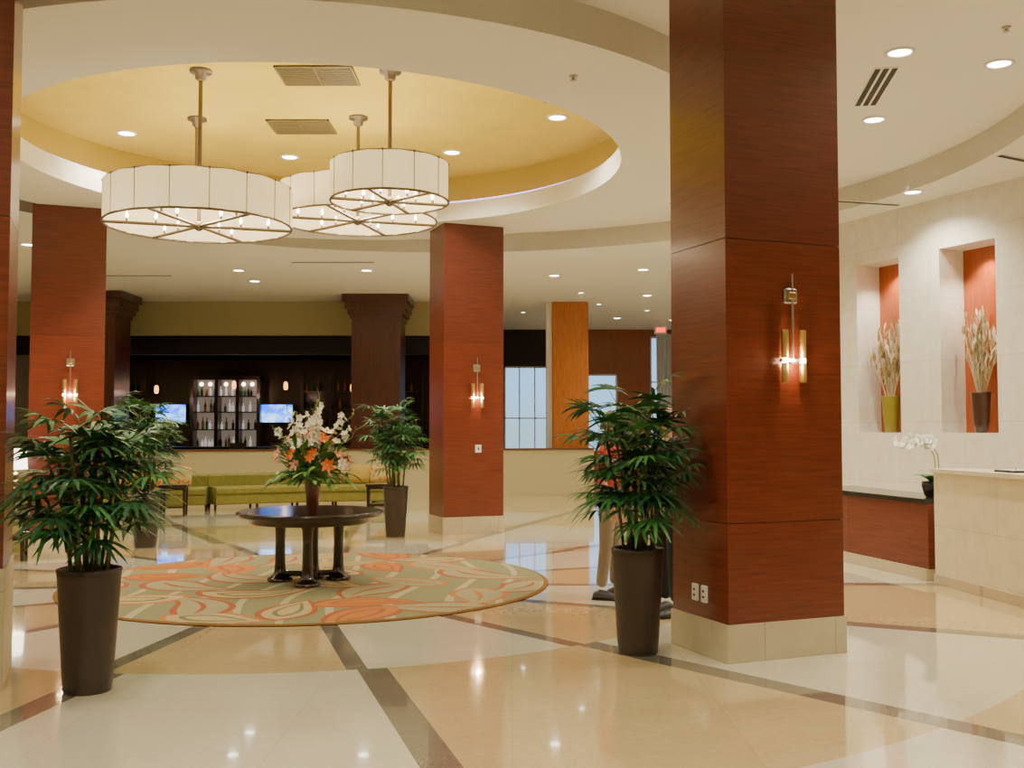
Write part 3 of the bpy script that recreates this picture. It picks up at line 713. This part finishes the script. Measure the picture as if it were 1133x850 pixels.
# ------------------------------------------------------------------ people
def person(name,loc,rz,shirt,pants,shoe,hair,stride=.0,scale=1.0):
    skin=mat('skin_tone',(.55,.30,.20),.5)
    V={'pel':((0,0,.97),.135,.105),'wai':((0,0,1.10),.13,.10),'che':((0,0,1.28),.155,.11),'upc':((0,0,1.41),.11,.085),'nk':((0,.005,1.50),.056,.056),'hd':((0,-.005,1.58),.05,.05)}
    for s_,n in((-1,'L'),(1,'R')):
        k=s_*stride
        V['hip'+n]=((s_*.09,0,.90),.092,.10); V['kn'+n]=((s_*.105,-k*.5-.01,.50),.068,.072); V['an'+n]=((s_*.11,-k+.02,.11),.055,.06)
        V['sh'+n]=((s_*.175,.0,1.40),.062,.062); V['el'+n]=((s_*.235,.03+k*.3,1.13),.046,.046); V['wr'+n]=((s_*.235,-.05+k*.7,.90),.03,.03)
    E=[('pel','wai',0),('wai','che',0),('che','upc',0),('upc','nk',2),('nk','hd',2)]
    for n in 'LR': E+=[('pel','hip'+n,1),('hip'+n,'kn'+n,1),('kn'+n,'an'+n,1),('upc','sh'+n,0),('sh'+n,'el'+n,0),('el'+n,'wr'+n,2)]
    keys=list(V); me=bpy.data.meshes.new('tmp'); me.from_pydata([V[k][0] for k in keys],[(keys.index(a),keys.index(c)) for a,c,_ in E],[])
    ob=bpy.data.objects.new('tmp',me); bpy.context.collection.objects.link(ob)
    md=ob.modifiers.new('s','SKIN'); md.use_smooth_shade=True
    for i,k in enumerate(keys): me.skin_vertices[0].data[i].radius=(V[k][1],V[k][2]); me.skin_vertices[0].data[i].use_root=(k=='pel')
    ob.modifiers.new('ss','SUBSURF').levels=2
    dg=bpy.context.evaluated_depsgraph_get(); ev=ob.evaluated_get(dg); m2=ev.to_mesh()
    vs=[tuple(v.co) for v in m2.vertices]; fs=[tuple(p.vertices) for p in m2.polygons]; ev.to_mesh_clear(); bpy.data.objects.remove(ob)
    b=MB([shirt,pants,skin,shoe,hair,M_white,M_black,mat('lip_tone',(.45,.15,.12),.5)])
    def seg(p,a,c):
        a=Vector(a);c=Vector(c);ab=c-a;t=max(0,min(1,(p-a).dot(ab)/ab.dot(ab))); return (p-(a+ab*t)).length
    o=len(b.v); b.v+=vs
    for f in fs:
        c=sum((Vector(vs[i]) for i in f),Vector())/len(f)
        e=min(E,key=lambda e:seg(c,V[e[0]][0],V[e[1]][0])-.5*(V[e[0]][1]))
        mi=e[2]
        if abs(c.x)<.2 and c.z<1.0 and mi==0: mi=1
        if e[2]==0 and abs(c.x)<.17 and c.z>=1.0: mi=0
        if e[0]=='pel' and c.z<1.0: mi=1
        if e[0]=='upc' and e[1]=='nk' and c.z<1.45: mi=0
        b.f.append(([o+i for i in f],mi,True))
    b.lathe([(.135,.985),(.14,1.0),(.138,1.02)],n=20,mi=6,c0=False,c1=False,sy=.78)
    for s_,n in((-1,'L'),(1,'R')):
        ax,ay,az=V['an'+n][0]
        rings=[]
        for t,w,h in ((-.5,.02,.03),(-.46,.035,.07),(-.25,.042,.10),(0,.045,.085),(.25,.052,.06),(.42,.045,.045),(.5,.02,.03)):
            yy=ay-.06-t*.28; rings.append([(ax+w*math.cos(q),yy,max(0.002,h/2+h/2*math.sin(q)*1.0)) for q in [2*math.pi*i/10 for i in range(10)]])
        b.loft(rings,3,True,True,True)
        b.box(ax-.045,ax+.045,ay-.19,ay+.08,0,.012,6)
        w=Vector(V['wr'+n][0]); dn=Vector((0,-.18,-1)).normalized()
        pc=w+dn*.055; b.ball(pc,(.016,.04,.052),2,10,8)
        for i,(oy,L) in enumerate(((-.030,.070),(-.010,.080),(.010,.075),(.028,.060))):
            p0=pc+Vector((0,oy,-.035)); p1=p0+dn*L*.45+Vector((-s_*.004,0,0)); p2=p1+dn*L*.3+Vector((-s_*.012,0,0)); p3=p2+dn*L*.22+Vector((-s_*.016,0,0))
            b.tube([p0,p1,p2,p3],[.0095,.009,.008,.006],8,2)
        p0=pc+Vector((0,-.03,.01)); b.tube([p0,p0+Vector((-s_*.012,-.026,-.022)),p0+Vector((-s_*.022,-.036,-.052))],[.012,.010,.007],8,2)
    hc=Vector((0,-.015,1.655)); rings=[]; m_,n_=16,20
    for k in range(m_+1):
        a=-math.pi/2+math.pi*k/m_; a=max(-1.5,min(1.5,a)); z=math.sin(a)
        wr=math.cos(a)*(1-.18*max(0,-z))
        rings.append([(hc.x+.076*wr*math.cos(2*math.pi*i/n_),hc.y+.096*wr*math.sin(2*math.pi*i/n_),hc.z+.118*z) for i in range(n_)])
    b.loft(rings,2,True,True,True)
    b.loft([[(-.008,hc.y-.092,hc.z+.01),(.008,hc.y-.092,hc.z+.01),(0,hc.y-.097,hc.z+.012)],[(-.017,hc.y-.088,hc.z-.035),(.017,hc.y-.088,hc.z-.035),(0,hc.y-.118,hc.z-.03)]],2,True,True,True)
    for s_ in(-1,1):
        b.ball((s_*.03,hc.y-.083,hc.z+.008),(.013,.010,.008),5,8,6); b.ball((s_*.03,hc.y-.091,hc.z+.008),(.005,.004,.005),6,6,4)
        b.tube([(s_*.016,hc.y-.093,hc.z+.026),(s_*.032,hc.y-.091,hc.z+.031),(s_*.046,hc.y-.082,hc.z+.025)],.0035,5,4)
        b.ball((s_*.077,hc.y+.008,hc.z-.005),(.009,.018,.030),2,8,6)
    b.ball((0,hc.y-.083,hc.z-.058),(.024,.008,.007),7,8,6)
    rings=[]
    for k in range(9):
        a=math.pi/2*k/8; a=min(a,1.5); r=[]
        for i in range(n_):
            q=2*math.pi*i/n_; front=max(0,-math.sin(q)); zz=-.045*(1-front)*(1-k/8)
            a2=max(a,.45*front) if front>0 else a
            r.append((hc.x+.083*math.cos(a2)*math.cos(q),hc.y+.006+.102*math.cos(a2)*math.sin(q),hc.z+.126*math.sin(a2)+zz))
        rings.append(r)
    b.loft(rings,4,True,True,True)
    o=b.build(name,loc,rz); o.scale=(scale,)*3
    return o
person('standing_man',(.93,9.92,0),R(70),mat('orange_red_shirt',(.50,.06,.03),.8),mat('khaki_trousers',(.27,.21,.14),.85),mat('dark_shoe',(.05,.045,.05),.4),mat('brown_hair',(.05,.025,.012),.6),.04)
person('standing_man',(1.36,9.05,0),R(-60),mat('black_jacket',(.015,.015,.02),.7),mat('black_trousers',(.012,.012,.016),.8),mat('dark_shoe',(.05,.045,.05),.4),mat('black_hair',(.012,.01,.01),.5),.03,1.02)

# ------------------------------------------------------------------ world (daylight outside) & camera
w=bpy.data.worlds.new('daylight'); bpy.context.scene.world=w; w.use_nodes=True
nt=w.node_tree; bg=nt.nodes['Background']; q=NT(nt)
sky=nt.nodes.new('ShaderNodeTexSky'); sky.sky_type='HOSEK_WILKIE'; sky.turbidity=3; sky.sun_direction=(.3,-.5,.8)
nt.links.new(q.mix(1.0,sky.outputs[0],(.62,.84,1.0),'MULTIPLY'),bg.inputs['Color']); bg.inputs['Strength'].default_value=6
cam=bpy.data.cameras.new('camera'); co=bpy.data.objects.new('camera',cam); bpy.context.collection.objects.link(co)
co.location=(0,0,1.6); co.rotation_euler=(R(92.49),0,0); cam.sensor_width=36; cam.lens=36.54; cam.clip_end=200
bpy.context.scene.camera=co
